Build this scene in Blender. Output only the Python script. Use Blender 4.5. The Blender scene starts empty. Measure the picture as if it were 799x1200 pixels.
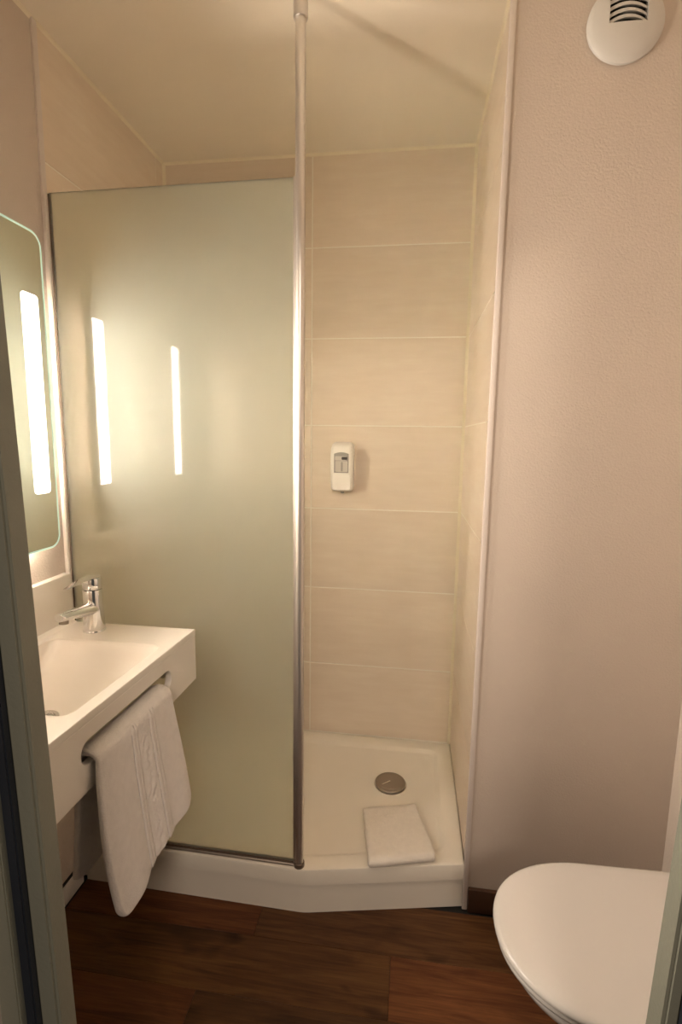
import bpy, bmesh, math, random
from mathutils import Vector, Matrix
random.seed(7)
S = bpy.context.scene
COL = S.collection

# ------------------------------------------------------------------ camera
CAM = Vector((-0.1988, -2.0245, 1.4106))
YAW, PITCH, ROLL, FPX = -0.13523, 0.14381, 0.01351, 597.16
def make_camera():
    c, s = math.cos(YAW), math.sin(YAW)
    fw, rt, up = Vector((s, c, 0)), Vector((c, -s, 0)), Vector((0, 0, 1))
    c, s = math.cos(PITCH), math.sin(PITCH)
    f2, u2 = fw * c - up * s, up * c + fw * s
    c, s = math.cos(ROLL), math.sin(ROLL)
    r3, u3 = rt * c + u2 * s, u2 * c - rt * s
    cam = bpy.data.cameras.new('camera')
    cam.sensor_fit = 'HORIZONTAL'; cam.sensor_width = 36.0
    cam.lens = FPX * 36.0 / 799.0
    cam.clip_start = 0.02
    o = bpy.data.objects.new('camera', cam); COL.objects.link(o)
    o.matrix_world = Matrix(((r3.x, u3.x, -f2.x, CAM.x), (r3.y, u3.y, -f2.y, CAM.y), (r3.z, u3.z, -f2.z, CAM.z), (0, 0, 0, 1)))
    S.camera = o
make_camera()

# ------------------------------------------------------------------ world, light, exposure
S.view_settings.view_transform = 'Standard'
S.view_settings.look = 'None'
S.view_settings.gamma = 1.0
S.view_settings.use_curve_mapping = False
S.view_settings.exposure = 0.22
S.cycles.sample_clamp_indirect = 0.0
S.cycles.blur_glossy = 0.15
LAMP_COLOR = (1.0, 0.87, 0.72)      # the warm mirror lamps
STRIP_POWER = 4.0
STRIP_WATTS = 7.6
HALO_POWER = 55.0
w = bpy.data.worlds.new('world'); S.world = w; w.use_nodes = True
w.node_tree.nodes['Background'].inputs[0].default_value = (0.85, 0.78, 0.66, 1)
w.node_tree.nodes['Background'].inputs[1].default_value = 0.06
def area_light(name, loc, target, size, power, color):
    l = bpy.data.lights.new(name, 'AREA'); l.shape = 'DISK'; l.size = size; l.energy = power; l.color = color
    o = bpy.data.objects.new(name, l); COL.objects.link(o)
    o.location = loc
    o.rotation_euler = (Vector(target) - Vector(loc)).to_track_quat('-Z', 'Y').to_euler()
    return o
area_light('bedroom_fill_light', (0.1, -3.6, 2.35), (-0.2, -2.2, 0.6), 0.5, 25.0, (1.0, 0.82, 0.66))  # unseen fill light added behind the camera, standing for light from the bedroom

# ------------------------------------------------------------------ materials
def rgba(c): return (c[0], c[1], c[2], 1.0)
class NM:
    def __init__(self, name):
        self.m = bpy.data.materials.new(name); self.m.use_nodes = True
        self.t = self.m.node_tree; self.t.nodes.clear()
        self.out = self.t.nodes.new('ShaderNodeOutputMaterial')
    def n(self, typ, ins=None, **kw):
        nd = self.t.nodes.new(typ)
        for k, v in kw.items(): setattr(nd, k, v)
        for k, v in (ins or {}).items():
            if isinstance(v, bpy.types.NodeSocket): self.t.links.new(v, nd.inputs[k])
            else: nd.inputs[k].default_value = v
        return nd
    def done(self, sock):
        self.t.links.new(sock, self.out.inputs['Surface']); return self.m
    def coords(self, scale=(1, 1, 1), shift=0.0):
        tc = self.n('ShaderNodeTexCoord')
        vec = tc.outputs['Object']
        if shift:
            oi = self.n('ShaderNodeObjectInfo')
            mul = self.n('ShaderNodeMath', {0: oi.outputs['Random'], 1: shift}, operation='MULTIPLY')
            vec = self.n('ShaderNodeVectorMath', {0: vec, 1: mul.outputs[0]}, operation='ADD').outputs[0]
        return self.n('ShaderNodeMapping', {'Vector': vec, 'Scale': scale}).outputs[0]
    def noise(self, vec, scale, detail=3.0, rough=0.5, dist=0.0):
        return self.n('ShaderNodeTexNoise', {'Vector': vec, 'Scale': scale, 'Detail': detail, 'Roughness': rough, 'Distortion': dist}).outputs['Fac']
    def ramp(self, fac, stops):
        r = self.n('ShaderNodeValToRGB', {0: fac}); e = r.color_ramp.elements
        while len(e) < len(stops): e.new(0.5)
        for el, (p, c) in zip(e, stops): el.position = p; el.color = rgba(c)
        return r.outputs[0]
    def bump(self, h, strength, dist):
        return self.n('ShaderNodeBump', {'Height': h, 'Strength': strength, 'Distance': dist}).outputs[0]
    def bsdf(self, color, rough=0.5, metal=0.0, normal=None, spec=0.5, coat=0.0, sheen=0.0, emit=None, es=0.0):
        ins = {'Base Color': color if isinstance(color, bpy.types.NodeSocket) else rgba(color), 'Roughness': rough, 'Metallic': metal, 'Specular IOR Level': spec, 'Coat Weight': coat, 'Sheen Weight': sheen}
        if normal: ins['Normal'] = normal
        if emit: ins['Emission Color'] = rgba(emit); ins['Emission Strength'] = es
        return self.n('ShaderNodeBsdfPrincipled', ins).outputs[0]

def plain(name, color, rough=0.4, metal=0.0, spec=0.5, coat=0.0, bump=None, vary=0.04):
    k = NM(name); v = k.coords()
    f = k.noise(v, 6.0, 4.0)
    lo = [c * (1 - vary) for c in color]; hi = [min(1, c * (1 + vary)) for c in color]
    col = k.ramp(f, [(0.3, lo), (0.7, hi)])
    nrm = k.bump(k.noise(v, bump[0], 2.0), bump[1], bump[2]) if bump else None
    return k.done(k.bsdf(col, rough, metal, nrm, spec, coat))

M = {}
M['plaster'] = plain('textured_plaster', (0.61, 0.525, 0.455), 0.55, bump=(190.0, 0.40, 0.003), spec=0.35, vary=0.015)
M['ceiling'] = plain('ceiling_paint', (0.82, 0.75, 0.63), 0.6, spec=0.2, vary=0.01)
M['grout'] = plain('pale_grout', (0.90, 0.85, 0.75), 0.6, spec=0.2, vary=0.02)
M['silicone'] = plain('cream_silicone', (0.82, 0.74, 0.58), 0.45, vary=0.01)
M['pvc'] = plain('white_plastic_trim', (0.71, 0.635, 0.585), 0.4, vary=0.01)
M['acrylic'] = plain('cream_solid_surface', (0.84, 0.795, 0.735), 0.28, vary=0.01)
M['tray'] = plain('cream_acrylic', (0.87, 0.82, 0.73), 0.35, vary=0.01)
M['ceramic'] = plain('white_ceramic', (0.86, 0.84, 0.82), 0.14, coat=0.3, vary=0.005)
M['lid'] = plain('white_lid_plastic', (0.62, 0.585, 0.55), 0.2, vary=0.005)
M['chrome'] = plain('chrome', (0.80, 0.80, 0.80), 0.07, 1.0, vary=0.01)
M['alu'] = plain('brushed_aluminium', (0.70, 0.66, 0.62), 0.38, 0.92, vary=0.02)
M['satin_alu'] = plain('satin_painted_aluminium', (0.70, 0.65, 0.60), 0.45, 0.2, vary=0.02)
M['dark_alu'] = plain('bronze_seal_strip', (0.16, 0.12, 0.09), 0.4, 0.3, vary=0.05)
M['steel'] = plain('satin_steel', (0.36, 0.31, 0.26), 0.42, 0.8, vary=0.03)
M['brown'] = plain('dark_brown_wood', (0.050, 0.021, 0.010), 0.45, vary=0.25)
M['jamb'] = plain('grey_green_paint', (0.215, 0.215, 0.172), 0.5, bump=(160.0, 0.25, 0.002), vary=0.03)
M['rubber'] = plain('dark_rubber_seal', (0.016, 0.02, 0.03), 0.5, vary=0.1)
M['black'] = plain('joint_and_shade_black', (0.01, 0.009, 0.008), 0.7, vary=0.1)  # flat black for plank joints and painted shade in skirting gap and vent
M['dispenser'] = plain('ivory_plastic', (0.90, 0.87, 0.82), 0.3, vary=0.01)
M['grey_plastic'] = plain('grey_plastic', (0.36, 0.34, 0.32), 0.3, vary=0.04)
M['dark_plastic'] = plain('dark_plastic', (0.07, 0.06, 0.06), 0.3, vary=0.04)
M['soap_bag'] = plain('pale_soap_bag', (0.62, 0.58, 0.54), 0.25, vary=0.08)
M['vent'] = plain('vent_plastic', (0.60, 0.575, 0.54), 0.4, vary=0.01)


def tile_material():
    k = NM('travertine_tile'); v = k.coords((1.2, 1.2, 9.0), 13.0); v2 = k.coords((1, 1, 2.2), 7.0)
    a = k.noise(v, 5.0, 6.0, 0.6, 0.3); b = k.noise(v2, 5.0, 4.0, 0.5)
    f = k.n('ShaderNodeMix', {0: 0.5, 2: a, 3: b}, data_type='FLOAT').outputs[0]
    col = k.ramp(f, [(0.3, (0.755, 0.645, 0.525)), (0.52, (0.795, 0.69, 0.57)), (0.72, (0.84, 0.745, 0.625))])
    oi = k.n('ShaderNodeObjectInfo')
    val = k.n('ShaderNodeMapRange', {0: oi.outputs['Random'], 3: 0.96, 4: 1.03}).outputs[0]
    hs = k.n('ShaderNodeHueSaturation', {'Value': val, 'Color': col}).outputs[0]
    return k.done(k.bsdf(hs, 0.42, 0, k.bump(a, 0.08, 0.002)))
M['tile'] = tile_material()

def plank_material():
    k = NM('walnut_plank'); oi = k.n('ShaderNodeObjectInfo')
    v = k.coords((1.3, 13.0, 1.0), 31.0); vf = k.coords((4.0, 120.0, 1.0), 31.0); vk = k.coords((1.0, 2.2, 1.0), 31.0)
    a = k.noise(v, 2.2, 6.0, 0.62, 1.2); b = k.noise(vf, 1.6, 3.0, 0.6); kn = k.noise(vk, 4.5, 2.0, 0.5, 0.6)
    f = k.n('ShaderNodeMix', {0: 0.35, 2: a, 3: b}, data_type='FLOAT').outputs[0]
    col = k.ramp(f, [(0.28, (0.034, 0.012, 0.0045)), (0.46, (0.085, 0.034, 0.012)), (0.60, (0.130, 0.056, 0.020)), (0.75, (0.185, 0.085, 0.034))])
    knot = k.ramp(kn, [(0.26, (0.40, 0.36, 0.34)), (0.40, (1, 1, 1))])
    c1 = k.n('ShaderNodeMix', {0: 1.0, 6: col, 7: knot}, data_type='RGBA', blend_type='MULTIPLY').outputs[2]
    c2 = k.n('ShaderNodeMix', {0: 1.0, 6: c1, 7: oi.outputs['Color']}, data_type='RGBA', blend_type='MULTIPLY').outputs[2]
    return k.done(k.bsdf(c2, 0.46, 0, k.bump(f, 0.12, 0.002), spec=0.25))
M['plank'] = plank_material()

def terry(name, color):
    k = NM(name); v = k.coords()
    n1 = k.noise(v, 420.0, 2.0, 0.7); n2 = k.noise(v, 60.0, 3.0)
    h = k.n('ShaderNodeMath', {0: n1, 1: n2}, operation='ADD').outputs[0]
    col = k.ramp(n2, [(0.3, [c * 0.94 for c in color]), (0.7, color)])
    return k.done(k.bsdf(col, 0.95, 0, k.bump(h, 0.55, 0.004), spec=0.1, sheen=0.25))
M['terry'] = terry('white_terry', (0.84, 0.79, 0.76))
M['terry_mat'] = terry('cream_terry', (0.88, 0.82, 0.74))

def frosted():
    k = NM('frosted_glass')
    c = rgba((0.64, 0.73, 0.70))
    d = k.n('ShaderNodeBsdfDiffuse', {'Color': c}).outputs[0]
    t = k.n('ShaderNodeBsdfTranslucent', {'Color': c}).outputs[0]
    milk = k.n('ShaderNodeMixShader', {0: 0.5, 1: d, 2: t}).outputs[0]
    r = k.n('ShaderNodeBsdfRefraction', {'Color': rgba((0.985, 0.99, 0.935)), 'Roughness': 0.45, 'IOR': 1.2}).outputs[0]
    body = k.n('ShaderNodeMixShader', {0: 0.80, 1: milk, 2: r}).outputs[0]
    sharp = k.n('ShaderNodeBsdfGlossy', {'Color': (1, 1, 1, 1), 'Roughness': 0.05}).outputs[0]
    soft = k.n('ShaderNodeBsdfGlossy', {'Color': (1, 1, 1, 1), 'Roughness': 0.28}).outputs[0]
    gl = k.n('ShaderNodeMixShader', {0: 0.04, 1: sharp, 2: soft}).outputs[0]
    fr = k.n('ShaderNodeFresnel', {'IOR': 1.5}).outputs[0]
    bf = k.n('ShaderNodeNewGeometry').outputs['Backfacing']
    fr = k.n('ShaderNodeMath', {0: fr, 1: k.n('ShaderNodeMath', {0: 1.0, 1: bf}, operation='SUBTRACT').outputs[0]}, operation='MULTIPLY').outputs[0]
    return k.done(k.n('ShaderNodeMixShader', {0: fr, 1: body, 2: gl}).outputs[0])
M['frosted'] = frosted()
def mirror_mat():
    k = NM('mirror_silver'); v = k.coords()
    col = k.ramp(k.noise(v, 2.0), [(0.3, (0.86, 0.89, 0.84)), (0.7, (0.87, 0.90, 0.85))])
    return k.done(k.bsdf(col, 0.015, 1.0))
M['mirror'] = mirror_mat()
def emitter(name, color, strength):
    k = NM(name)
    return k.done(k.n('ShaderNodeEmission', {'Color': rgba(color), 'Strength': strength}).outputs[0])
M['strip'] = emitter('lit_mirror_strip', LAMP_COLOR, STRIP_POWER)
def emissive_edge():
    k = NM('glowing_edge_glass')                                            # emission put into the rim stands for lamp light guided through the plate
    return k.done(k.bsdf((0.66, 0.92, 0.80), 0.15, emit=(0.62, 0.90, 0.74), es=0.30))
M['mint'] = emissive_edge()
M['halo'] = emitter('lit_back_strip', LAMP_COLOR, HALO_POWER)

# ------------------------------------------------------------------ mesh helpers (shapes are written in room metres)
def link_mesh(name, me, mat, parent=None, smooth=False, pos=None):
    """pos: the point of the room that becomes the object's origin (parent's base by default)"""
    root = parent
    while root is not None and root.parent is not None: root = root.parent
    base = Vector(root.location) if root is not None else Vector((0, 0, 0))
    o_at = Vector(pos) if pos is not None else base
    me.transform(Matrix.Translation(-o_at))
    me.name = name
    mats = mat if isinstance(mat, (list, tuple)) else [mat]
    me.materials.clear()
    for m in mats: me.materials.append(M[m])
    if smooth:
        for p in me.polygons: p.use_smooth = True
        if smooth is not True: me.set_sharp_from_angle(angle=math.radians(smooth))
    o = bpy.data.objects.new(name, me); COL.objects.link(o)
    if parent is not None:
        o.parent = parent
        pl = Vector((0, 0, 0)) if parent is root else Vector(parent.location)
        o.location = o_at - base - pl
    else: o.location = o_at
    return o
def bm_mesh(bm):
    bmesh.ops.recalc_face_normals(bm, faces=bm.faces)
    me = bpy.data.meshes.new('m'); bm.to_mesh(me); bm.free(); return me
def add_box(bm, a, b):
    v = [bm.verts.new((x, y, z)) for z in (a[2], b[2]) for y in (a[1], b[1]) for x in (a[0], b[0])]
    for f in ((0, 1, 3, 2), (4, 6, 7, 5), (0, 4, 5, 1), (2, 3, 7, 6), (0, 2, 6, 4), (1, 5, 7, 3)): bm.faces.new([v[i] for i in f])
    return v
def box(name, a, b, mat, parent=None, bev=0.0, seg=2, pos=None):
    bm = bmesh.new(); add_box(bm, [min(p, q) for p, q in zip(a, b)], [max(p, q) for p, q in zip(a, b)])
    if bev: bmesh.ops.bevel(bm, geom=list(bm.edges), offset=bev, segments=seg, affect='EDGES', profile=0.5)
    return link_mesh(name, bm_mesh(bm), mat, parent, smooth=40 if bev else False, pos=pos)
def loft(rings, cap=True, closed=True):
    bm = bmesh.new(); R = [[bm.verts.new(p) for p in r] for r in rings]; n = len(R[0])
    for a, b in zip(R, R[1:]):
        for i in range(n if closed else n - 1):
            j = (i + 1) % n; bm.faces.new((a[i], a[j], b[j], b[i]))
    if cap and closed: bm.faces.new(R[0][::-1]); bm.faces.new(R[-1])
    return bm
def frame_for(axis):
    axis = Vector(axis).normalized()
    u = axis.orthogonal().normalized(); return axis, u, axis.cross(u)
def lathe(origin, axis, prof, n=40, cap=True):
    a, u, v = frame_for(axis); o = Vector(origin)
    return loft([[o + a * h + (u * math.cos(2 * math.pi * i / n) + v * math.sin(2 * math.pi * i / n)) * max(r, 1e-5) for i in range(n)] for r, h in prof], cap)
def tube(pts, radii, n=20, cap=True, flat=1.0, up=(0, 0, 1)):
    rings = []; P = [Vector(p) for p in pts]
    for i, p in enumerate(P):
        t = (P[min(i + 1, len(P) - 1)] - P[max(i - 1, 0)]).normalized()
        s = t.cross(Vector(up))
        s = s.normalized() if s.length > 1e-4 else t.orthogonal().normalized()
        q = s.cross(t).normalized(); r = radii[i]
        rings.append([p + s * r * math.cos(2 * math.pi * k / n) + q * r * flat * math.sin(2 * math.pi * k / n) for k in range(n)])
    return loft(rings, cap)
def rrect(cx, cy, w, h, r, k=6):
    out = []
    for (sx, sy, a0) in ((1, 1, 0), (-1, 1, 90), (-1, -1, 180), (1, -1, 270)):
        for i in range(k + 1):
            a = math.radians(a0 + 90 * i / k)
            out.append((cx + sx * (w / 2 - r) + r * math.cos(a), cy + sy * (h / 2 - r) + r * math.sin(a)))
    return out
def plate(outline, holes, thick, bevel, mat4, res=2):
    """flat plate with holes: outline in (u, v), extruded symmetrically along w; mat4 maps (u, v, w) into the room"""
    cu = bpy.data.curves.new('c', 'CURVE'); cu.dimensions = '2D'; cu.fill_mode = 'BOTH'
    cu.extrude = thick / 2 - bevel; cu.bevel_depth = bevel; cu.bevel_resolution = res; cu.offset = -bevel
    for loop in [outline] + holes:
        sp = cu.splines.new('POLY'); sp.points.add(len(loop) - 1)
        for p, q in zip(sp.points, loop): p.co = (q[0], q[1], 0, 1)
        sp.use_cyclic_u = True
    o = bpy.data.objects.new('c', cu); COL.objects.link(o)
    dg = bpy.context.evaluated_depsgraph_get()
    me = bpy.data.meshes.new_from_object(o.evaluated_get(dg))
    bpy.data.objects.remove(o); bpy.data.curves.remove(cu)
    me.transform(mat4); return me
def mods_applied(o):
    dg = bpy.context.evaluated_depsgraph_get()
    me = bpy.data.meshes.new_from_object(o.evaluated_get(dg))
    o.modifiers.clear(); o.data = me
    return o
def axes(u, v, wv, loc):
    return Matrix(((u[0], v[0], wv[0], loc[0]), (u[1], v[1], wv[1], loc[1]), (u[2], v[2], wv[2], loc[2]), (0, 0, 0, 1)))
YZ = lambda x: axes((0, 1, 0), (0, 0, 1), (1, 0, 0), (x, 0, 0))     # (u,v,w) -> (y,z,x)
XZ = lambda y: axes((1, 0, 0), (0, 0, 1), (0, -1, 0), (0, y, 0))    # -> x, z, -y
XY = lambda z: axes((1, 0, 0), (0, 1, 0), (0, 0, 1), (0, 0, z))

def thing(name, label, cat, loc, group=None):
    o = bpy.data.objects.new(name, None); COL.objects.link(o); o.location = loc; o.empty_display_size = 0.05
    o['label'] = label; o['category'] = cat
    if group: o['group'] = group
    return o
def tag(o, label, cat, kind=None):
    o['label'] = label; o['category'] = cat
    if kind: o['kind'] = kind
    return o
def structure(o, label, cat): return tag(o, label, cat, 'structure')

# ------------------------------------------------------------------ room shell
XL, XR, YRET, YDOOR, H = -1.186, 0.545, -0.622, -1.44, 2.451
TRAY = 0.149
G = 0.0012                                                             # grout sits this far behind the tile faces
wall_back = structure(box('wall_back', (XL - 0.1, G, 0), (0.1, 0.10, H), 'grout'), 'back wall of the shower clad in beige travertine-look tiles', 'wall')
wall_sr = structure(box('wall_right_shower', (G, YRET + 0.06, 0), (0.10, 0.0, H), 'grout'), 'narrow tiled side wall at the right of the shower', 'wall')
wall_sl = structure(box('wall_left_shower', (XL - 0.10, -0.684, 0), (XL - G, 0.0, H), 'grout'), 'tiled side wall behind the frosted screen, left of the shower', 'wall')
wall_ret = structure(box('wall_right_return', (0.004, YRET, 0), (XR + 0.1, YRET + 0.06, H), 'plaster'), 'pinkish textured plaster wall between shower and toilet', 'wall')
wall_right = structure(box('wall_right', (XR, YDOOR, 0), (XR + 0.1, YRET, H), 'plaster'), 'plaster side wall behind the toilet at the right', 'wall')
wall_left = structure(box('wall_left', (XL - 0.1, YDOOR, 0.085), (XL, -0.684, H), 'plaster'), 'textured plaster wall carrying mirror and basin', 'wall')
bm = bmesh.new()
add_box(bm, (XL - 0.1, YDOOR - 0.09, 0), (-0.72, YDOOR, H)); add_box(bm, (0.185, YDOOR - 0.09, 0), (XR + 0.1, YDOOR, H)); add_box(bm, (-0.72, YDOOR - 0.09, 2.06), (0.185, YDOOR, H))
wall_door = structure(link_mesh('wall_front', bm_mesh(bm), 'plaster'), 'plaster wall around the doorway the room is seen through', 'wall')
ceiling = structure(box('ceiling', (XL - 0.1, YDOOR - 0.09, H), (XR + 0.1, 0.1, H + 0.08), 'ceiling'), 'plain cream painted ceiling', 'ceiling')
floor = structure(box('floor', (XL - 0.1, -2.6, -0.10), (XR + 0.1, 0.1, -0.004), 'black'), 'dark walnut plank floor in front of the shower tray', 'floor')

# floor planks, laid along the room's width
PLANK_ROWS = [(-0.64, [(-1.185, -0.602, (1.05, 0.86, 0.74)), (-0.602, 0.544, (0.88, 0.90, 0.85))]),
              (-0.80, [(-1.185, -0.211, (0.86, 0.86, 0.72)), (-0.211, 0.544, (1.30, 1.12, 1.02))]),
              (-0.96, [(-1.185, -0.703, (0.95, 0.80, 0.70)), (-0.703, 0.32, (0.72, 0.74, 0.66)), (0.32, 0.544, (1.0, 1.0, 0.9))]),
              (-1.12, [(-1.185, -0.40, (0.9, 0.9, 0.8)), (-0.40, 0.544, (1.1, 1.0, 0.9))]),
              (-1.28, [(-1.185, 0.05, (1.0, 0.95, 0.85)), (0.05, 0.544, (0.85, 0.85, 0.8))]),
              (-1.44, [(-0.71, -0.15, (0.9, 0.9, 0.8)), (-0.15, 0.175, (1.05, 1.0, 0.9))]),
              (-1.60, [(-1.185, -0.30, (1.0, 0.95, 0.85)), (-0.30, 0.544, (0.9, 0.9, 0.8))])]
for y1, segs in PLANK_ROWS:
    for x0, x1, c in segs:
        y0 = y1 - 0.16
        o = box('plank', (x0 + 0.0003, y0 + 0.0003, -0.004), (x1 - 0.0003, y1 - 0.0003, 0.0), 'plank', floor, bev=0.0006, seg=1, pos=((x0 + x1) / 2, (y0 + y1) / 2, 0))
        o.color = (*c, 1)

# wall tiles: 33 x 60 cm, seven courses above the tray
ZJ = [TRAY + 0.001] + [TRAY + 0.315 + 0.332 * i for i in range(6)] + [H - 0.001]
GW = 0.0023
def tile_wall(wall, spans, mk):
    cache = {}
    for z0, z1 in zip(ZJ, ZJ[1:]):
        for s0, s1 in spans:
            key = (round(z1 - z0, 3), round(s0, 3), round(s1, 3))
            a, b, c = mk(s0 + GW, s1 - GW, z0 + GW, z1 - GW)
            if key in cache:
                o = cache[key].copy(); COL.objects.link(o); o.location = c
            else:
                o = box('tile', a, b, 'tile', wall, bev=0.0008, seg=1, pos=c); cache[key] = o
T = 0.006
tile_wall(wall_back, [(XL + 0.004, -0.598), (-0.598, -0.004)], lambda s0, s1, z0, z1: ((s0, 0, z0), (s1, T, z1), ((s0 + s1) / 2, 0, (z0 + z1) / 2)))
tile_wall(wall_sr, [(YRET + 0.004, -0.004)], lambda s0, s1, z0, z1: ((0, s0, z0), (T, s1, z1), (0, (s0 + s1) / 2, (z0 + z1) / 2)))
tile_wall(wall_sl, [(-0.683, -0.060), (-0.060, -0.004)], lambda s0, s1, z0, z1: ((XL - T, s0, z0), (XL, s1, z1), (XL, (s0 + s1) / 2, (z0 + z1) / 2)))

# beads and trims
def bead(a, b, r, corner):
    """three-sided fillet in an inner corner; corner = two inward directions"""
    u, v = Vector(corner[0]) * r, Vector(corner[1]) * r; A, B = Vector(a), Vector(b)
    return loft([[p, p + u, p + u * 0.45 + v * 0.45, p + v] for p in (A, B)])
structure(link_mesh('trim_1', bm_mesh(bead((0, 0, TRAY), (0, 0, H), 0.011, ((-1, 0, 0), (0, -1, 0)))), 'silicone'), 'cream sealant bead in the right inner corner of the tiled walls', 'trim')
structure(link_mesh('trim_2', bm_mesh(bead((XL, 0, TRAY), (XL, 0, H), 0.010, ((1, 0, 0), (0, -1, 0)))), 'silicone'), 'cream sealant bead in the left inner corner of the tiled walls', 'trim')
bm = bead((XL, 0, H), (0, 0, H), 0.008, ((0, -1, 0), (0, 0, -1)))
structure(link_mesh('trim_3', bm_mesh(bm), 'silicone'), 'thin cream sealant line where back wall tiles meet the ceiling', 'trim')
structure(link_mesh('trim_4', bm_mesh(bead((XL, 0, H), (XL, YDOOR, H), 0.008, ((1, 0, 0), (0, 0, -1)))), 'silicone'), 'thin cream sealant line where left wall meets the ceiling', 'trim')
structure(link_mesh('trim_5', bm_mesh(bead((0, 0, H), (0, YRET, H), 0.008, ((-1, 0, 0), (0, 0, -1)))), 'silicone'), 'thin cream sealant line where right shower tiles meet the ceiling', 'trim')
structure(box('trim_6', (-0.003, YRET - 0.005, 0.0), (0.012, YRET + 0.002, H), 'pvc', bev=0.002), 'pale pinkish corner strip between right shower tiles and plaster', 'trim')
structure(box('trim_7', (XL - 0.002, -0.702, TRAY), (XL + 0.006, -0.684, H), 'pvc', bev=0.002), 'pale corner strip between left plaster wall and shower tiles', 'trim')
# skirtings
structure(box('baseboard_right', (0.013, YRET - 0.013, 0), (XR - 0.001, YRET, 0.078), 'brown', bev=0.003), 'dark brown wooden skirting beside the shower tray, behind the toilet', 'baseboard')
bl = structure(box('baseboard_left', (XL - 0.06, YDOOR + 0.002, 0.004), (XL, -0.71, 0.068), 'acrylic', bev=0.002), 'white skirting strip below a dark gap under the basin', 'baseboard')
box('gap_shade_strip', (XL - 0.06, YDOOR + 0.002, 0.0685), (XL - 0.002, -0.705, 0.0848), 'black', bl)  # black strip fills the gap, its shade put into the colour

# doorway: painted steel jambs with a dark rubber seal
def leaning(bm, x0, x1, y0, y1, lean, z0=0.0, z1=2.06, zref=1.0):
    vs = [bm.verts.new((x + lean * (z - zref), y, z)) for z in (z0, z1) for y in (y0, y1) for x in (x0, x1)]
    for f in ((0, 1, 3, 2), (4, 6, 7, 5), (0, 4, 5, 1), (2, 3, 7, 6), (0, 2, 6, 4), (1, 5, 7, 3)): bm.faces.new([vs[i] for i in f])
door = structure(box('door_1', (-0.66, YDOOR - 0.09, 2.0), (0.12, YDOOR, 2.06), 'jamb'), 'grey green painted steel door frame in the near foreground', 'door frame')
def jamb_piece(name, x0, x1, y0, y1, lean, mat, bev=0.0):
    bm = bmesh.new(); leaning(bm, x0, x1, y0, y1, lean)
    if bev: bmesh.ops.bevel(bm, geom=list(bm.edges), offset=bev, segments=2, affect='EDGES')
    return link_mesh(name, bm_mesh(bm), mat, door, smooth=40 if bev else False)
LL, LR = -0.028, 0.033
jamb_piece('jamb', -0.760, -0.6625, -1.490, -1.455, LL, 'jamb', 0.004)          # left stop
jamb_piece('rubber_seal', -0.7025, -0.687, -1.502, -1.490, LL, 'rubber', 0.002)
jamb_piece('jamb', -0.860, -0.7025, -1.510, -1.490, LL, 'jamb', 0.002)
jamb_piece('jamb', 0.112, 0.200, -1.490, -1.455, LR, 'jamb', 0.004)             # right stop
jamb_piece('rubber_seal', 0.126, 0.142, -1.502, -1.490, LR, 'rubber', 0.002)
jamb_piece('jamb', 0.142, 0.300, -1.510, -1.490, LR, 'jamb', 0.002)

# ------------------------------------------------------------------ shower tray
OUT = [(XL + 0.0015, -0.0015), (-0.0006, -0.0015), (-0.0006, -0.622), (-0.474, -0.716), (XL + 0.0015, -0.704)]
def inset(poly, d):
    n = len(poly); out = []
    area = sum(poly[i][0] * poly[(i + 1) % n][1] - poly[(i + 1) % n][0] * poly[i][1] for i in range(n))
    sg = 1 if area > 0 else -1
    for i in range(n):
        p, q, r = Vector(poly[i - 1]), Vector(poly[i]), Vector(poly[(i + 1) % n])
        dd = d if not isinstance(d, (list, tuple)) else None
        d0 = dd if dd is not None else d[i - 1]; d1 = dd if dd is not None else d[i]
        e0, e1 = (q - p).normalized(), (r - q).normalized()
        n0, n1 = Vector((-e0.y, e0.x)) * sg, Vector((-e1.y, e1.x)) * sg
        a, b = p + n0 * d0, q + n1 * d1
        den = e0.x * e1.y - e0.y * e1.x
        t = ((b - a).x * e1.y - (b - a).y * e1.x) / den
        s = a + e0 * t; out.append((s.x, s.y))
    return out
def rounded(poly, rad, k=5):
    out = []; n = len(poly)
    for i in range(n):
        p, q, s = Vector(poly[i - 1]), Vector(poly[i]), Vector(poly[(i + 1) % n])
        a, b = (p - q).normalized(), (s - q).normalized()
        r = rad[i] if isinstance(rad, (list, tuple)) else rad
        A, B = q + a * r, q + b * r
        for j in range(k + 1):
            t = j / k; w_ = (1 - t) ** 2 * A + 2 * t * (1 - t) * q + t * t * B
            out.append((w_.x, w_.y))
    return out
RIM = [0.055, 0.055, 0.050, 0.050, 0.05]
tray = thing('shower_tray', 'low cream five-sided shower tray with rounded front lip', 'shower tray', (-0.55, -0.35, 0))
def ring(poly, z): return [Vector((p[0], p[1], z)) for p in poly]
R5 = [0.002, 0.002, 0.003, 0.020, 0.002]
o0 = rounded(OUT, R5)
rings = [ring(o0, 0.098), ring(o0, TRAY - 0.006), ring(rounded(inset(OUT, 0.002), R5), TRAY - 0.0015), ring(rounded(inset(OUT, 0.006), R5), TRAY)]
i1 = inset(OUT, RIM)
rings += [ring(rounded(i1, 0.03), TRAY), ring(rounded(inset(i1, 0.004), 0.03), TRAY - 0.0015), ring(rounded(inset(i1, 0.014), 0.028), TRAY - 0.009), ring(rounded(inset(i1, 0.022), 0.026), TRAY - 0.011)]
bm = loft(rings, cap=False)
bm.verts.ensure_lookup_table(); n = len(o0); last = [bm.verts[len(bm.verts) - n + i] for i in range(n)]
ctr = bm.verts.new((-0.237, -0.28, TRAY - 0.013))
for i in range(n): bm.faces.new((last[i], last[(i + 1) % n], ctr))
link_mesh('basin', bm_mesh(bm), 'tray', tray, smooth=35)
ap = inset(OUT, [0.0, 0.0, 0.007, 0.007, 0.0])
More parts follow.
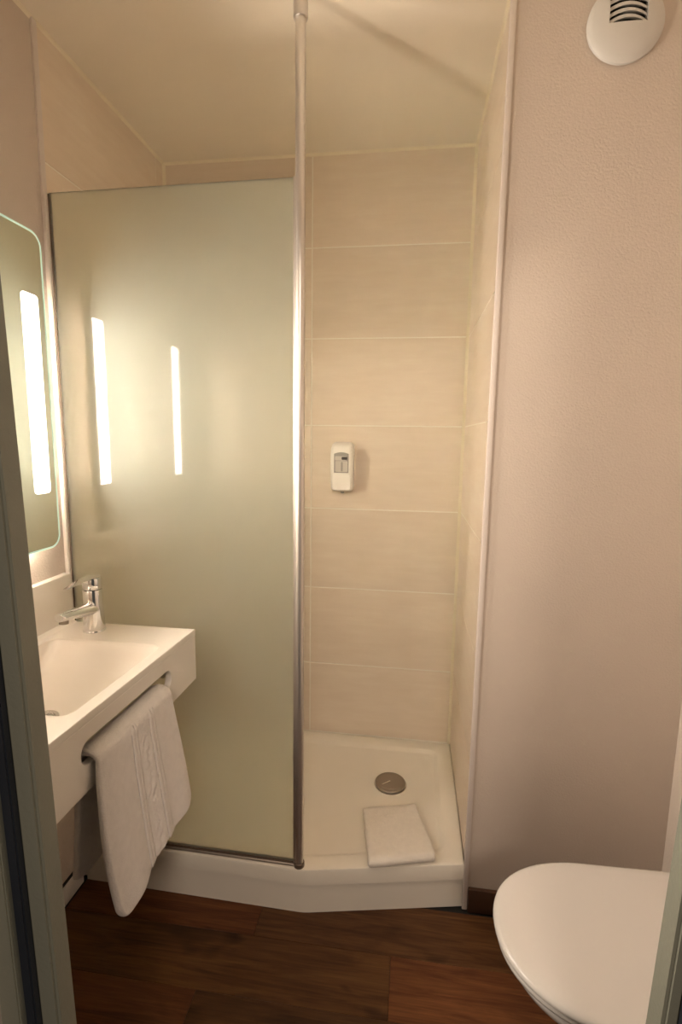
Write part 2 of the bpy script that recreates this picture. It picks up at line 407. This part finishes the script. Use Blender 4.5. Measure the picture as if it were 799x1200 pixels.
link_mesh('apron', bm_mesh(loft([ring(rounded(ap, R5), 0.0), ring(rounded(ap, R5), 0.098)], cap=True)), 'tray', tray, smooth=35)
dr = link_mesh('drain_ring', bm_mesh(lathe((-0.237, -0.28, TRAY - 0.0135), (0, 0, 1), [(0.060, 0), (0.0605, 0.003), (0.058, 0.004), (0.054, 0.0035), (0.053, 0.0)], 48)), 'chrome', tray, smooth=40)
dc = link_mesh('drain_cover', bm_mesh(lathe((-0.237, -0.28, TRAY - 0.009), (0, 0, 1), [(0.050, 0), (0.0565, 0.002), (0.0565, 0.006), (0.054, 0.0085), (0.040, 0.0105), (0.020, 0.0115), (0.0, 0.012)], 48)), 'steel', tray, smooth=40)
a = math.radians(40); d = Vector((math.cos(a), math.sin(a), 0)); q = Vector((-d.y, d.x, 0)); c = Vector((-0.252, -0.292, TRAY + 0.0015))
link_mesh('engraved_mark', bm_mesh(loft([[c - d * 0.018 + q * s for s in (-0.0016, 0.0016)] + [c - d * 0.018 + q * 0.0016 + Vector((0, 0, 0.0016)), c - d * 0.018 - q * 0.0016 + Vector((0, 0, 0.0016))],
                                          [c + d * 0.018 + q * s for s in (-0.0016, 0.0016)] + [c + d * 0.018 + q * 0.0016 + Vector((0, 0, 0.0016)), c + d * 0.018 - q * 0.0016 + Vector((0, 0, 0.0016))]])), 'chrome', dc)

# ------------------------------------------------------------------ frosted shower screen with its pole
scr = thing('shower_screen', 'frosted glass shower screen with a floor-to-ceiling metal pole', 'shower screen', (-0.84, -0.695, TRAY))
def glass_box(x0, x1, th, z0, z1, ya, yb, bev=0.0):
    bm = bmesh.new()
    vs = [bm.verts.new((x, y + s, z)) for z in (z0, z1) for s in (-th / 2, th / 2) for x, y in ((x0, ya), (x1, yb))]
    for f in ((0, 1, 3, 2), (4, 6, 7, 5), (0, 4, 5, 1), (2, 3, 7, 6), (0, 2, 6, 4), (1, 5, 7, 3)): bm.faces.new([vs[i] for i in f])
    if bev: bmesh.ops.bevel(bm, geom=list(bm.edges), offset=bev, segments=2, affect='EDGES')
    return bm_mesh(bm)
link_mesh('glass_panel', glass_box(-1.171, -0.502, 0.008, TRAY + 0.016, 2.041, -0.690, -0.700, 0.001), 'frosted', scr)
link_mesh('wall_channel', glass_box(XL + 0.0065, -1.172, 0.030, TRAY + 0.001, 2.040, -0.690, -0.690, 0.002), 'satin_alu', scr, smooth=40)
link_mesh('edge_seal', glass_box(-1.172, -1.168, 0.011, TRAY + 0.016, 2.038, -0.690, -0.690), 'dark_alu', scr)
link_mesh('bottom_rail', glass_box(-1.168, -0.503, 0.018, TRAY + 0.001, TRAY + 0.010, -0.690, -0.700, 0.002), 'alu', scr, smooth=40)
link_mesh('rail_seal', glass_box(-1.168, -0.503, 0.012, TRAY + 0.010, TRAY + 0.017, -0.690, -0.700), 'dark_alu', scr)
px, py = -0.4905, -0.700
pole = link_mesh('support_pole', bm_mesh(lathe((px, py, TRAY + 0.0005), (0, 0, 1), [(0.0125, 0), (0.0125, H - TRAY - 0.001)], 32)), 'alu', scr, smooth=40)
link_mesh('glass_clamp_strip', bm_mesh(loft([[Vector((px - 0.016, py - 0.008, z)), Vector((px - 0.008, py - 0.009, z)), Vector((px - 0.008, py + 0.009, z)), Vector((px - 0.016, py + 0.008, z))] for z in (TRAY + 0.002, 2.041)])), 'alu', pole)
link_mesh('ceiling_sleeve', bm_mesh(lathe((px, py, 2.385), (0, 0, 1), [(0.0128, 0), (0.0165, 0.0), (0.0175, 0.002), (0.0175, 0.060), (0.026, 0.061), (0.026, 0.065)], 32, False)), 'alu', pole, smooth=40)
link_mesh('floor_sleeve', bm_mesh(lathe((px, py, TRAY + 0.0005), (0, 0, 1), [(0.0155, 0), (0.0155, 0.012), (0.0128, 0.014)], 32, False)), 'dark_alu', pole, smooth=40)

# ------------------------------------------------------------------ lit mirror
MY0, MY1, MZ0, MZ1, MXF = -1.372, -0.775, 1.110, 1.906, -1.140
mir = thing('wall_mirror', 'round-cornered lit wall mirror above the basin with white light strips', 'mirror', (XL, (MY0 + MY1) / 2, MZ0))
my, mz, mw, mh = (MY0 + MY1) / 2, (MZ0 + MZ1) / 2, MY1 - MY0, MZ1 - MZ0
box('housing', (XL + 0.001, MY0 + 0.05, MZ0 + 0.05), (MXF - 0.0055, MY1 - 0.050, MZ1 - 0.04), 'pvc', mir, bev=0.002)
link_mesh('glass_edge', plate(rrect(my, mz, mw, mh, 0.035, 8), [rrect(my, mz, mw - 0.010, mh - 0.010, 0.030, 8)], 0.005, 0.0006, YZ(MXF - 0.0025)), 'mint', mir, smooth=30)
link_mesh('mirror_glass', plate(rrect(my, mz, mw - 0.0104, mh - 0.0104, 0.030, 8), [], 0.0044, 0.0003, YZ(MXF - 0.0027)), 'mirror', mir, smooth=30)
for yc in (-0.829, -1.300):
    link_mesh('light_strip', plate(rrect(yc, 1.5055, 0.056, 0.494, 0.010, 5), [], 0.0012, 0.0003, YZ(MXF + 0.0003)), 'strip', mir)
    l = bpy.data.lights.new('mirror_lamp', 'AREA'); l.shape = 'RECTANGLE'; l.size = 0.488; l.size_y = 0.050   # added in front of the strip to carry its light; spread imitates a sunken lamp
    l.energy = STRIP_WATTS; l.color = LAMP_COLOR; l.spread = math.radians(134)
    o = bpy.data.objects.new('mirror_lamp', l); COL.objects.link(o)
    o.matrix_world = axes((0, 0, 1), (0, -1, 0), (-1, 0, 0), (MXF + 0.0016, yc, 1.5055)) @ Matrix.Diagonal((1, 1, 1, 1))
XB_ = MXF - 0.0065                                                       # tape lights on the back of the plate, facing the wall
link_mesh('back_light', plate(rrect(MY1 - 0.019, 1.5055, 0.014, 0.52, 0.004, 3), [], 0.0016, 0.0003, YZ(XB_)), 'halo', mir)
link_mesh('back_light', plate(rrect(my, MZ0 + 0.020, mw - 0.10, 0.012, 0.004, 3), [], 0.0016, 0.0003, YZ(XB_)), 'halo', mir)

# ------------------------------------------------------------------ washbasin
bas = thing('washbasin', 'cream moulded washbasin with towel slot in its front apron', 'washbasin', (XL, -1.02, 0.72))
BZ, BY1, BY0 = 0.870, -0.7115, -1.345
fx = lambda y: -0.790 - 0.043 * (BY1 - y)                               # the front edge runs slightly askew
outl = [(XL + 0.001, BY0), (fx(BY0), BY0), (fx(BY1), BY1), (XL + 0.001, BY1)]
bowl = [(-1.135, -1.185), (-0.843, -1.185), (-0.828, -0.835), (-1.135, -0.835)]
hole = rounded(bowl, 0.028, 7)
link_mesh('worktop', plate(outl, [hole], 0.018, 0.003, XY(BZ - 0.009)), 'acrylic', bas, smooth=30)
def bowl_ring(dx0, dx1, dyn, dyf, z, r):
    b = [(bowl[0][0] + dx0, bowl[0][1] + dyn), (bowl[1][0] - dx1, bowl[1][1] + dyn), (bowl[2][0] - dx1, bowl[2][1] - dyf), (bowl[3][0] + dx0, bowl[3][1] - dyf)]
    return ring(rounded(b, r, 7), z)
rr = [bowl_ring(-0.001, -0.001, -0.001, -0.001, BZ - 0.0025, 0.028), bowl_ring(0.001, 0.001, 0.001, 0.002, BZ - 0.008, 0.029), bowl_ring(0.004, 0.006, 0.004, 0.014, BZ - 0.022, 0.032),
      bowl_ring(0.008, 0.012, 0.008, 0.042, BZ - 0.045, 0.036), bowl_ring(0.015, 0.022, 0.014, 0.085, BZ - 0.064, 0.04), bowl_ring(0.035, 0.050, 0.030, 0.140, BZ - 0.076, 0.045), bowl_ring(0.075, 0.085, 0.060, 0.200, BZ - 0.081, 0.03)]
bm = loft(rr, cap=False); bm.verts.ensure_lookup_table(); n = len(rr[0])
bm.faces.new([bm.verts[len(bm.verts) - n + i] for i in range(n)])
link_mesh('bowl', bm_mesh(bm), 'acrylic', bas, smooth=60)
# front apron with its rounded slot, turned along the askew front edge
ang = math.atan2(fx(BY1) - fx(BY0), BY1 - BY0)
ev = Vector((math.sin(ang), math.cos(ang), 0)); nv = Vector((ev.y, -ev.x, 0))
P0 = Vector((fx(BY1), BY1, 0)) - nv * 0.009
AP = axes(ev, (0, 0, 1), nv, P0)
L = BY1 - BY0
apz0 = 0.722
out_a = [(-L, apz0 - 0.014), (0, apz0), (0, BZ - 0.0165), (-L, BZ - 0.0165)]
slot = rrect(-(0.5 * (0.850 + 1.195) + BY1), 0.792, 1.195 - 0.850, 0.050, 0.024, 8)
link_mesh('front_apron', plate(out_a, [slot], 0.018, 0.0025, AP), 'acrylic', bas, smooth=30)
link_mesh('end_panel', plate([(XL + 0.001, apz0), (fx(BY1) - 0.016, apz0), (fx(BY1) - 0.016, BZ - 0.0165), (XL + 0.001, BZ - 0.0165)], [], 0.016, 0.002, XZ(BY1 - 0.008)), 'acrylic', bas, smooth=30)
link_mesh('end_panel', plate([(XL + 0.001, apz0), (fx(BY0) - 0.016, apz0), (fx(BY0) - 0.016, BZ - 0.0165), (XL + 0.001, BZ - 0.0165)], [], 0.016, 0.002, XZ(BY0 + 0.008)), 'acrylic', bas, smooth=30)
box('backsplash', (XL + 0.001, BY0, BZ - 0.002), (XL + 0.024, BY1, 1.016), 'acrylic', bas, bev=0.004, seg=3)
link_mesh('cove', bm_mesh(bead((XL + 0.0235, BY0 + 0.01, BZ - 0.0005), (XL + 0.0235, BY1 - 0.003, BZ - 0.0005), 0.012, ((1, 0, 0), (0, 0, 1)))), 'acrylic', bas)
dn = link_mesh('drain', bm_mesh(lathe((-0.985, -1.075, BZ - 0.0815), (0, 0, 1), [(0.030, 0), (0.032, 0.002), (0.030, 0.004), (0.024, 0.004), (0.022, 0.001)], 32)), 'chrome', bas, smooth=40)
link_mesh('plug', bm_mesh(lathe((-0.985, -1.075, BZ - 0.081), (0, 0, 1), [(0.020, 0), (0.020, 0.005), (0.016, 0.008), (0.0, 0.009)], 28)), 'chrome', dn, smooth=40)

# ------------------------------------------------------------------ mixer tap
FX, FY = -1.062, -0.765
tap = thing('mixer_tap', 'chrome single-lever mixer tap at the far end of the basin', 'tap', (FX, FY, BZ))
link_mesh('base_ring', bm_mesh(lathe((FX, FY, BZ), (0, 0, 1), [(0.0300, 0), (0.0300, 0.003), (0.0285, 0.005), (0.0, 0.005)], 40)), 'chrome', tap, smooth=40)
link_mesh('body', bm_mesh(lathe((FX, FY, BZ + 0.004), (0, 0, 1), [(0.0285, 0), (0.0270, 0.045), (0.0255, 0.080), (0.0250, 0.112), (0.0240, 0.114)], 40)), 'chrome', tap, smooth=40)
lv = link_mesh('lever_cap', bm_mesh(lathe((FX, FY, BZ + 0.1195), (0, 0.02, 1), [(0.0235, 0), (0.0250, 0.002), (0.0250, 0.027), (0.0225, 0.032), (0.0, 0.034)], 40)), 'chrome', tap, smooth=40)
bm = tube([(FX, FY + 0.012, BZ + 0.153), (FX, FY - 0.02, BZ + 0.1545), (FX, FY - 0.065, BZ + 0.153), (FX, FY - 0.108, BZ + 0.149)], [0.021, 0.0185, 0.012, 0.0075], 20, True, 0.20)
link_mesh('lever', bm_mesh(bm), 'chrome', lv, smooth=50)
bm = tube([(FX, FY - 0.004, BZ + 0.064), (FX, FY - 0.045, BZ + 0.071), (FX, FY - 0.095, BZ + 0.078), (FX, FY - 0.134, BZ + 0.0825), (FX, FY - 0.140, BZ + 0.083)], [0.0235, 0.0205, 0.0175, 0.0155, 0.0125], 28, True, 0.78)
spt = link_mesh('spout', bm_mesh(bm), 'chrome', tap, smooth=50)
link_mesh('aerator', bm_mesh(lathe((FX, FY - 0.122, BZ + 0.071), (0, -0.12, -1), [(0.0115, 0), (0.0115, 0.008), (0.008, 0.009), (0.008, 0.006)], 24)), 'steel', spt, smooth=40)
link_mesh('pull_rod', bm_mesh(lathe((FX, FY + 0.034, BZ), (0, 0, 1), [(0.0028, 0), (0.0028, 0.05), (0.006, 0.052), (0.006, 0.060), (0.0, 0.062)], 16)), 'chrome', tap, smooth=40)

# ------------------------------------------------------------------ hand towel through the slot
def soft_solid(P, T):
    """a thick soft cloth from a grid of points P[i][j]: both faces, thinning to a round edge on all four sides"""
    n, m = len(P), len(P[0]); P = [[Vector(p) for p in r] for r in P]
    def walk(seq):
        d = [0.0]
        for p, q in zip(seq, seq[1:]): d.append(d[-1] + (q - p).length)
        return d
    du = [walk([P[i][j] for i in range(n)]) for j in range(m)]
    dv = [walk(P[i]) for i in range(n)]
    r = T / 2; bm = bmesh.new(); A, B = [], []
    for i in range(n):
        ra, rb = [], []
        for j in range(m):
            tu = P[min(i + 1, n - 1)][j] - P[max(i - 1, 0)][j]; tv = P[i][min(j + 1, m - 1)] - P[i][max(j - 1, 0)]
            nn = tu.cross(tv).normalized()
            d = min(du[j][i], du[j][-1] - du[j][i], dv[i][j], dv[i][-1] - dv[i][j])
            h = r * math.sqrt(max(0.0, 1 - (1 - min(d, r) / r) ** 2))
            va = bm.verts.new(P[i][j] + nn * h)
            edge = i in (0, n - 1) or j in (0, m - 1)
            ra.append(va); rb.append(va if edge else bm.verts.new(P[i][j] - nn * h))
        A.append(ra); B.append(rb)
    for i in range(n - 1):
        for j in range(m - 1):
            bm.faces.new((A[i][j], A[i + 1][j], A[i + 1][j + 1], A[i][j + 1]))
            q = (B[i][j], B[i][j + 1], B[i + 1][j + 1], B[i + 1][j])
            if len({*q}) == 4 and bm.faces.get(q) is None: bm.faces.new(q)
    return bm_mesh(bm)
def soft_params(n, ends):
    """0..1 with extra samples close to both ends"""
    e = [ends * k for k in (0, 0.08, 0.25, 0.5, 0.8)]
    return e + [ends * 1.1 + (1 - 2.2 * ends) * i / n for i in range(n + 1)] + [1 - x for x in e[::-1]]
def towel_grid():
    G = []
    for u in soft_params(130, 0.026):                                   # u 0 = near edge, 1 = far edge
        pts = []; yl, yr = -1.172, -0.887
        yb = yl + (yr - yl) * u; ax = fx(yb); xb, xf = ax - 0.033, ax + 0.015
        hem = 0.426 + 0.054 * max(0, u - 0.10) / 0.90 + 0.040 * math.exp(-u / 0.035) + 0.018 * math.exp(-(1 - u) / 0.03)
        hb = 0.497 + 0.012 * math.exp(-u / 0.04)
        for t in [0, 0.006, 0.016, 0.03] + [0.05 + 0.95 * i / 12 for i in range(13)]:
            pts.append((xb - 0.012 * (1 - t) + 0.004 * math.sin(9 * u + 3 * t), yb - 0.010 * (1 - t), hb + (0.768 - hb) * t))
        for i in range(1, 10):
            a_ = math.pi * i / 10
            pts.append(((xb + xf) / 2 - (xf - xb) / 2 * math.cos(a_), yb, 0.768 + 0.018 * math.sin(a_)))
        for t in [i / 60 for i in range(58)] + [0.972, 0.984, 0.992, 0.997, 1.0]:
            z = 0.768 + (hem - 0.768) * t
            fold = 0.006 * math.sin(2 * math.pi * (1.3 * u + 0.10)) + 0.003 * math.sin(2 * math.pi * 3.1 * u + 1.0 + 2.0 * t)
            x = xf + 0.042 * t ** 1.2 + fold * t + 0.006 * math.exp(-((u - 0.16) / 0.09) ** 2) * math.sin(math.pi * t)
            y = yb + (u - 0.5) * ((0.012 if u > 0.5 else 0.050) * math.sin(math.pi * min(1, t * 0.75))) + (-0.008 if u > 0.5 else -0.005) * t * t * abs(u - 0.5) * 2
            for uc, am in ((0.395, 0.0042), (0.430, 0.0042), (0.635, 0.0042), (0.670, 0.0042)):   # woven ridges of the border band
                x += am * math.exp(-((u - uc) / 0.010) ** 2) - 0.0030 * math.exp(-((u - uc - 0.017) / 0.007) ** 2)
            if 0.445 < u < 0.615:
                k = math.sin(math.pi * (u - 0.445) / 0.17)
                x += k * (0.0012 + 0.0028 * math.sin(58 * t + 40 * u) * math.cos(46 * u + 7 * math.sin(9 * t)))
            pts.append((x, y, z))
        G.append(pts)
    return G
tag(link_mesh('hand_towel', soft_solid(towel_grid(), 0.015), 'terry', smooth=True, pos=(fx(-1.03), -1.03, 0.43)), 'white terry hand towel with ribbed bands hanging through the basin slot', 'towel')

# ------------------------------------------------------------------ folded bath mat on the tray
def bath_mat_grid():
    A, B, C_, D = Vector((-0.324, -0.456)), Vector((-0.146, -0.404)), Vector((-0.088, -0.630)), Vector((-0.286, -0.684))
    z0 = TRAY - 0.0110 + 0.0086; r = 0.0085; rn = random.Random(5)
    bumps = [(rn.random(), rn.random(), rn.uniform(-1, 1)) for _ in range(14)]
    def P(u, v): return (A.lerp(B, u)).lerp(D.lerp(C_, u), v)          # v 0 = back, 1 = fold at the front
    def lift(v): t = max(0.0, min(1.0, (v - 0.25) / 0.62)); return 0.0112 * t * t * (3 - 2 * t)   # the front rides up on the tray rim
    G = []
    for u in soft_params(34, 0.045):
        pts = []; wob = 0.004 * math.sin(7 * u) - 0.010 * (2 * u - 1) ** 6
        for v in [0.02, 0.028, 0.045, 0.07] + [0.1 + 0.85 * j / 18 for j in range(19)]:
            p = P(u, v); pts.append((p.x, p.y, z0 + lift(v)))
        for j in range(1, 9):
            a_ = math.pi * j / 9; p = P(u, 0.95 + (0.045 + wob) * math.sin(a_)); pts.append((p.x, p.y, z0 + lift(0.95) + r * (1 - math.cos(a_))))
        for v in [0.95 - 0.90 * j / 22 for j in range(23)] + [0.035, 0.02, 0.008, 0.0]:
            p = P(u, v - wob * (1 - v))
            b_ = sum(sg * math.exp(-((u - bu) ** 2 + (v - bv) ** 2) / 0.025) for bu, bv, sg in bumps) * 0.0013
            pts.append((p.x, p.y, z0 + lift(v) + 2 * r + b_ - 0.004 * max(0, 0.06 - v) / 0.06))
        G.append(pts)
    return G
tag(link_mesh('bath_mat', soft_solid(bath_mat_grid(), 0.0165), 'terry_mat', smooth=True, pos=(-0.21, -0.54, TRAY)), 'folded white terry bath mat lying at the front of the shower tray', 'bath mat')

# ------------------------------------------------------------------ soap dispenser
SX, SZ0, SZ1 = -0.4655, 1.203, 1.397
sd = thing('soap_dispenser', 'small ivory soap dispenser with a grey window on the back wall tiles', 'soap dispenser', (SX, -0.001, SZ0))
link_mesh('back_plate', bm_mesh(loft([[Vector((p[0], y, p[1])) for p in rrect(SX, (SZ0 + SZ1) / 2, 0.086, 0.180, 0.014)] for y in (-0.0005, -0.008)])), 'dispenser', sd, smooth=35)
secs = [(0.000, 0.0286, 0.044, 0.016, 0.030), (0.003, 0.0377, 0.054, 0.016, 0.034), (0.012, 0.0429, 0.062, 0.015, 0.036), (0.05, 0.0449, 0.067, 0.015, 0.037), (0.10, 0.0455, 0.070, 0.015, 0.037),
        (0.145, 0.0449, 0.070, 0.015, 0.036), (0.170, 0.0436, 0.066, 0.016, 0.034), (0.184, 0.0403, 0.056, 0.016, 0.030), (0.191, 0.0338, 0.042, 0.014, 0.022), (0.194, 0.0234, 0.028, 0.008, 0.012)]
rings = []
for h, hw, dep, r, _ in secs:
    d = dep - 0.006; rings.append([Vector((p[0], -0.006 - d / 2 + p[1], SZ0 + h)) for p in rrect(SX, 0, 2 * hw, d, min(r, hw * 0.8, d * 0.45), 6)])
body = link_mesh('body', bm_mesh(loft(rings)), 'dispenser', sd, smooth=60)
def arch(x0, x1, z0, z1, k=8):
    pts = [(x0, z0), (x1, z0)]; hw = (x1 - x0) / 2; rise = 0.006
    for i in range(k + 1):
        t = i / k; x = x1 + (x0 - x1) * t; pts.append((x, z1 - rise + rise * (1 - ((x - (x0 + x1) / 2) / hw) ** 2)))
    return pts
wx0, wx1, wz0, wz1 = SX - 0.0290, SX + 0.0275, 1.278, 1.357
win = link_mesh('window', plate(arch(wx0, wx1, wz0, wz1), [], 0.003, 0.0006, XZ(-0.0710)), 'grey_plastic', sd, smooth=30)
link_mesh('soap_bag', plate(rrect(SX + 0.0005, 1.303, 0.048, 0.042, 0.004), [], 0.003, 0.0008, XZ(-0.0728)), 'soap_bag', win, smooth=30)
link_mesh('pump_collar', plate(rrect(SX - 0.003, 1.334, 0.044, 0.017, 0.004), [], 0.003, 0.0008, XZ(-0.0729)), 'soap_bag', win, smooth=30)
link_mesh('pump', plate(rrect(SX + 0.012, 1.334, 0.022, 0.011, 0.003), [], 0.004, 0.0008, XZ(-0.0738)), 'dark_plastic', win, smooth=30)
link_mesh('tube', plate(rrect(SX + 0.002, 1.302, 0.007, 0.036, 0.003), [], 0.002, 0.0005, XZ(-0.0745)), 'grey_plastic', win, smooth=30)
link_mesh('push_plate', plate(rrect(SX, 1.240, 0.072, 0.058, 0.008), [], 0.003, 0.0012, axes((1, 0, 0), (0, 0.03, 1), (0, -1, 0.03), (0, -0.0672 - 0.0372, 0))), 'dispenser', sd, smooth=30)
link_mesh('nozzle', bm_mesh(lathe((SX, -0.034, SZ0 + 0.002), (0, 0, -1), [(0.008, 0), (0.007, 0.008), (0.004, 0.010), (0.0, 0.010)], 20)), 'grey_plastic', sd, smooth=40)

# ------------------------------------------------------------------ round air vent high on the plaster wall
VX, VZ, VR = 0.2555, 2.363, 0.084
av = thing('air_vent', 'round white air vent with dark curved slots high on the plaster wall', 'air vent', (VX, YRET, VZ))
prof = [(VR - 0.004, 0.0005), (VR, 0.003), (VR, 0.009), (VR - 0.003, 0.0125), (VR * 0.86, 0.0175), (VR * 0.70, 0.0225), (VR * 0.5, 0.0265), (VR * 0.25, 0.0285), (0.0, 0.029)]
cov = link_mesh('cover', bm_mesh(lathe((VX, YRET, VZ), (0, -1, 0), prof, 64)), 'vent', av)
bm = bmesh.new(); add_box(bm, (VX - 0.041, YRET - 0.05, VZ - 0.010), (VX + 0.041, YRET - 0.006, VZ + 0.058)); bmesh.ops.recalc_face_normals(bm, faces=bm.faces)
cutme = bpy.data.meshes.new('cut'); bm.to_mesh(cutme); bm.free(); cut = bpy.data.objects.new('cut', cutme); COL.objects.link(cut)
bpy.context.view_layer.update()
bo = cov.modifiers.new('b', 'BOOLEAN'); bo.operation = 'DIFFERENCE'; bo.object = cut; bo.solver = 'EXACT'
mods_applied(cov); bpy.data.objects.remove(cut)
for p in cov.data.polygons: p.use_smooth = True
cov.data.set_sharp_from_angle(angle=math.radians(30))
box('opening_shade_plate', (VX - 0.0405, YRET - 0.0075, VZ - 0.0095), (VX + 0.0405, YRET - 0.0062, VZ + 0.0575), 'black', av)  # black plate behind the slats, the opening's shade put into its colour
for i in range(5):
    zc = VZ - 0.006 + 0.0138 * i; rings = []
    for k in range(13):
        t = k / 12 * 2 - 1; x = VX + 0.0405 * t; z = zc + (0.010 - 0.0005 * i) * (1 - t * t) - 0.002
        yo = YRET - 0.0125 - 0.0135 * (1 - 0.45 * t * t) * (1 - 0.06 * i)
        rings.append([Vector((x, YRET - 0.010, z + 0.004)), Vector((x, yo, z - 0.002)), Vector((x, yo, z + 0.0045 - 0.0015 * t)), Vector((x, YRET - 0.010, z + 0.0095 - 0.0015 * t))])
    link_mesh('slat', bm_mesh(loft(rings)), 'vent', av, smooth=40)

# ------------------------------------------------------------------ toilet with closed lid
TY, TT = -1.068, 0.002                                                   # axis, tip of the lid
toi = thing('toilet', 'white toilet with a smooth closed lid beside the plaster wall', 'toilet', (0.28, TY, 0))
def outline(x_tip, hw, z, x_back, k=40, flare=0.006):
    """D-shaped plan: an elliptical nose pointing left, nearly straight flanks to the back"""
    pts = []; a = 0.235
    xc = x_tip + a
    for i in range(k + 1):
        t = math.pi / 2 + math.pi * i / k
        ct, st = math.cos(t), math.sin(t)
        pts.append(Vector((xc + a * -abs(ct) ** 0.92, TY + hw * math.copysign(abs(st) ** 0.92, st), z)))
    pts += [Vector((xc + (x_back - xc) * f, TY - (hw + flare * f), z)) for f in (0.35, 0.7, 0.95)]
    pts += [Vector((x_back, TY - (hw + flare) * g, z)) for g in (0.93, 0.5, 0.0, -0.5, -0.93)]
    pts += [Vector((xc + (x_back - xc) * f, TY + (hw + flare * f), z)) for f in (0.95, 0.7, 0.35)]
    return pts
def shell(rows, xb): return loft([outline(TT + i, 0.184 - i, z, xb - i * 0.3) for i, z in rows])
XB = 0.452
lid_rows = [(0.010, 0.4160), (0.0015, 0.4170), (0.0, 0.4195), (0.0008, 0.4245), (0.004, 0.4285), (0.010, 0.4310), (0.022, 0.4325), (0.045, 0.4335), (0.08, 0.434), (0.12, 0.4343)]
link_mesh('lid', bm_mesh(shell(lid_rows, XB)), 'lid', toi, smooth=60)
seat_rows = [(0.020, 0.3965), (0.010, 0.3970), (0.006, 0.400), (0.0050, 0.4055), (0.008, 0.4115), (0.014, 0.4140)]
link_mesh('seat', bm_mesh(shell(seat_rows, XB - 0.01)), 'lid', toi, smooth=60)
def bowl_outline(x_tip, hw, z, xb): return outline(x_tip, hw, z, xb, flare=0.0)
brow = [(0.26, 0.095, 0.0, 0.53), (0.255, 0.098, 0.02, 0.53), (0.245, 0.095, 0.10, 0.53), (0.21, 0.10, 0.18, 0.53), (0.14, 0.125, 0.26, 0.535), (0.075, 0.150, 0.32, 0.54), (0.035, 0.168, 0.36, 0.54), (0.022, 0.174, 0.385, 0.54), (0.026, 0.171, 0.3945, 0.54)]
link_mesh('bowl', bm_mesh(loft([bowl_outline(a_, b_, z_, x_) for a_, b_, z_, x_ in brow])), 'ceramic', toi, smooth=60)
for s in (-1, 1):
    link_mesh('hinge', bm_mesh(lathe((0.470, TY + s * 0.075, 0.3945), (0, 0, 1), [(0.016, 0), (0.016, 0.022), (0.013, 0.026), (0.0, 0.027)], 24)), 'chrome', toi, smooth=40)
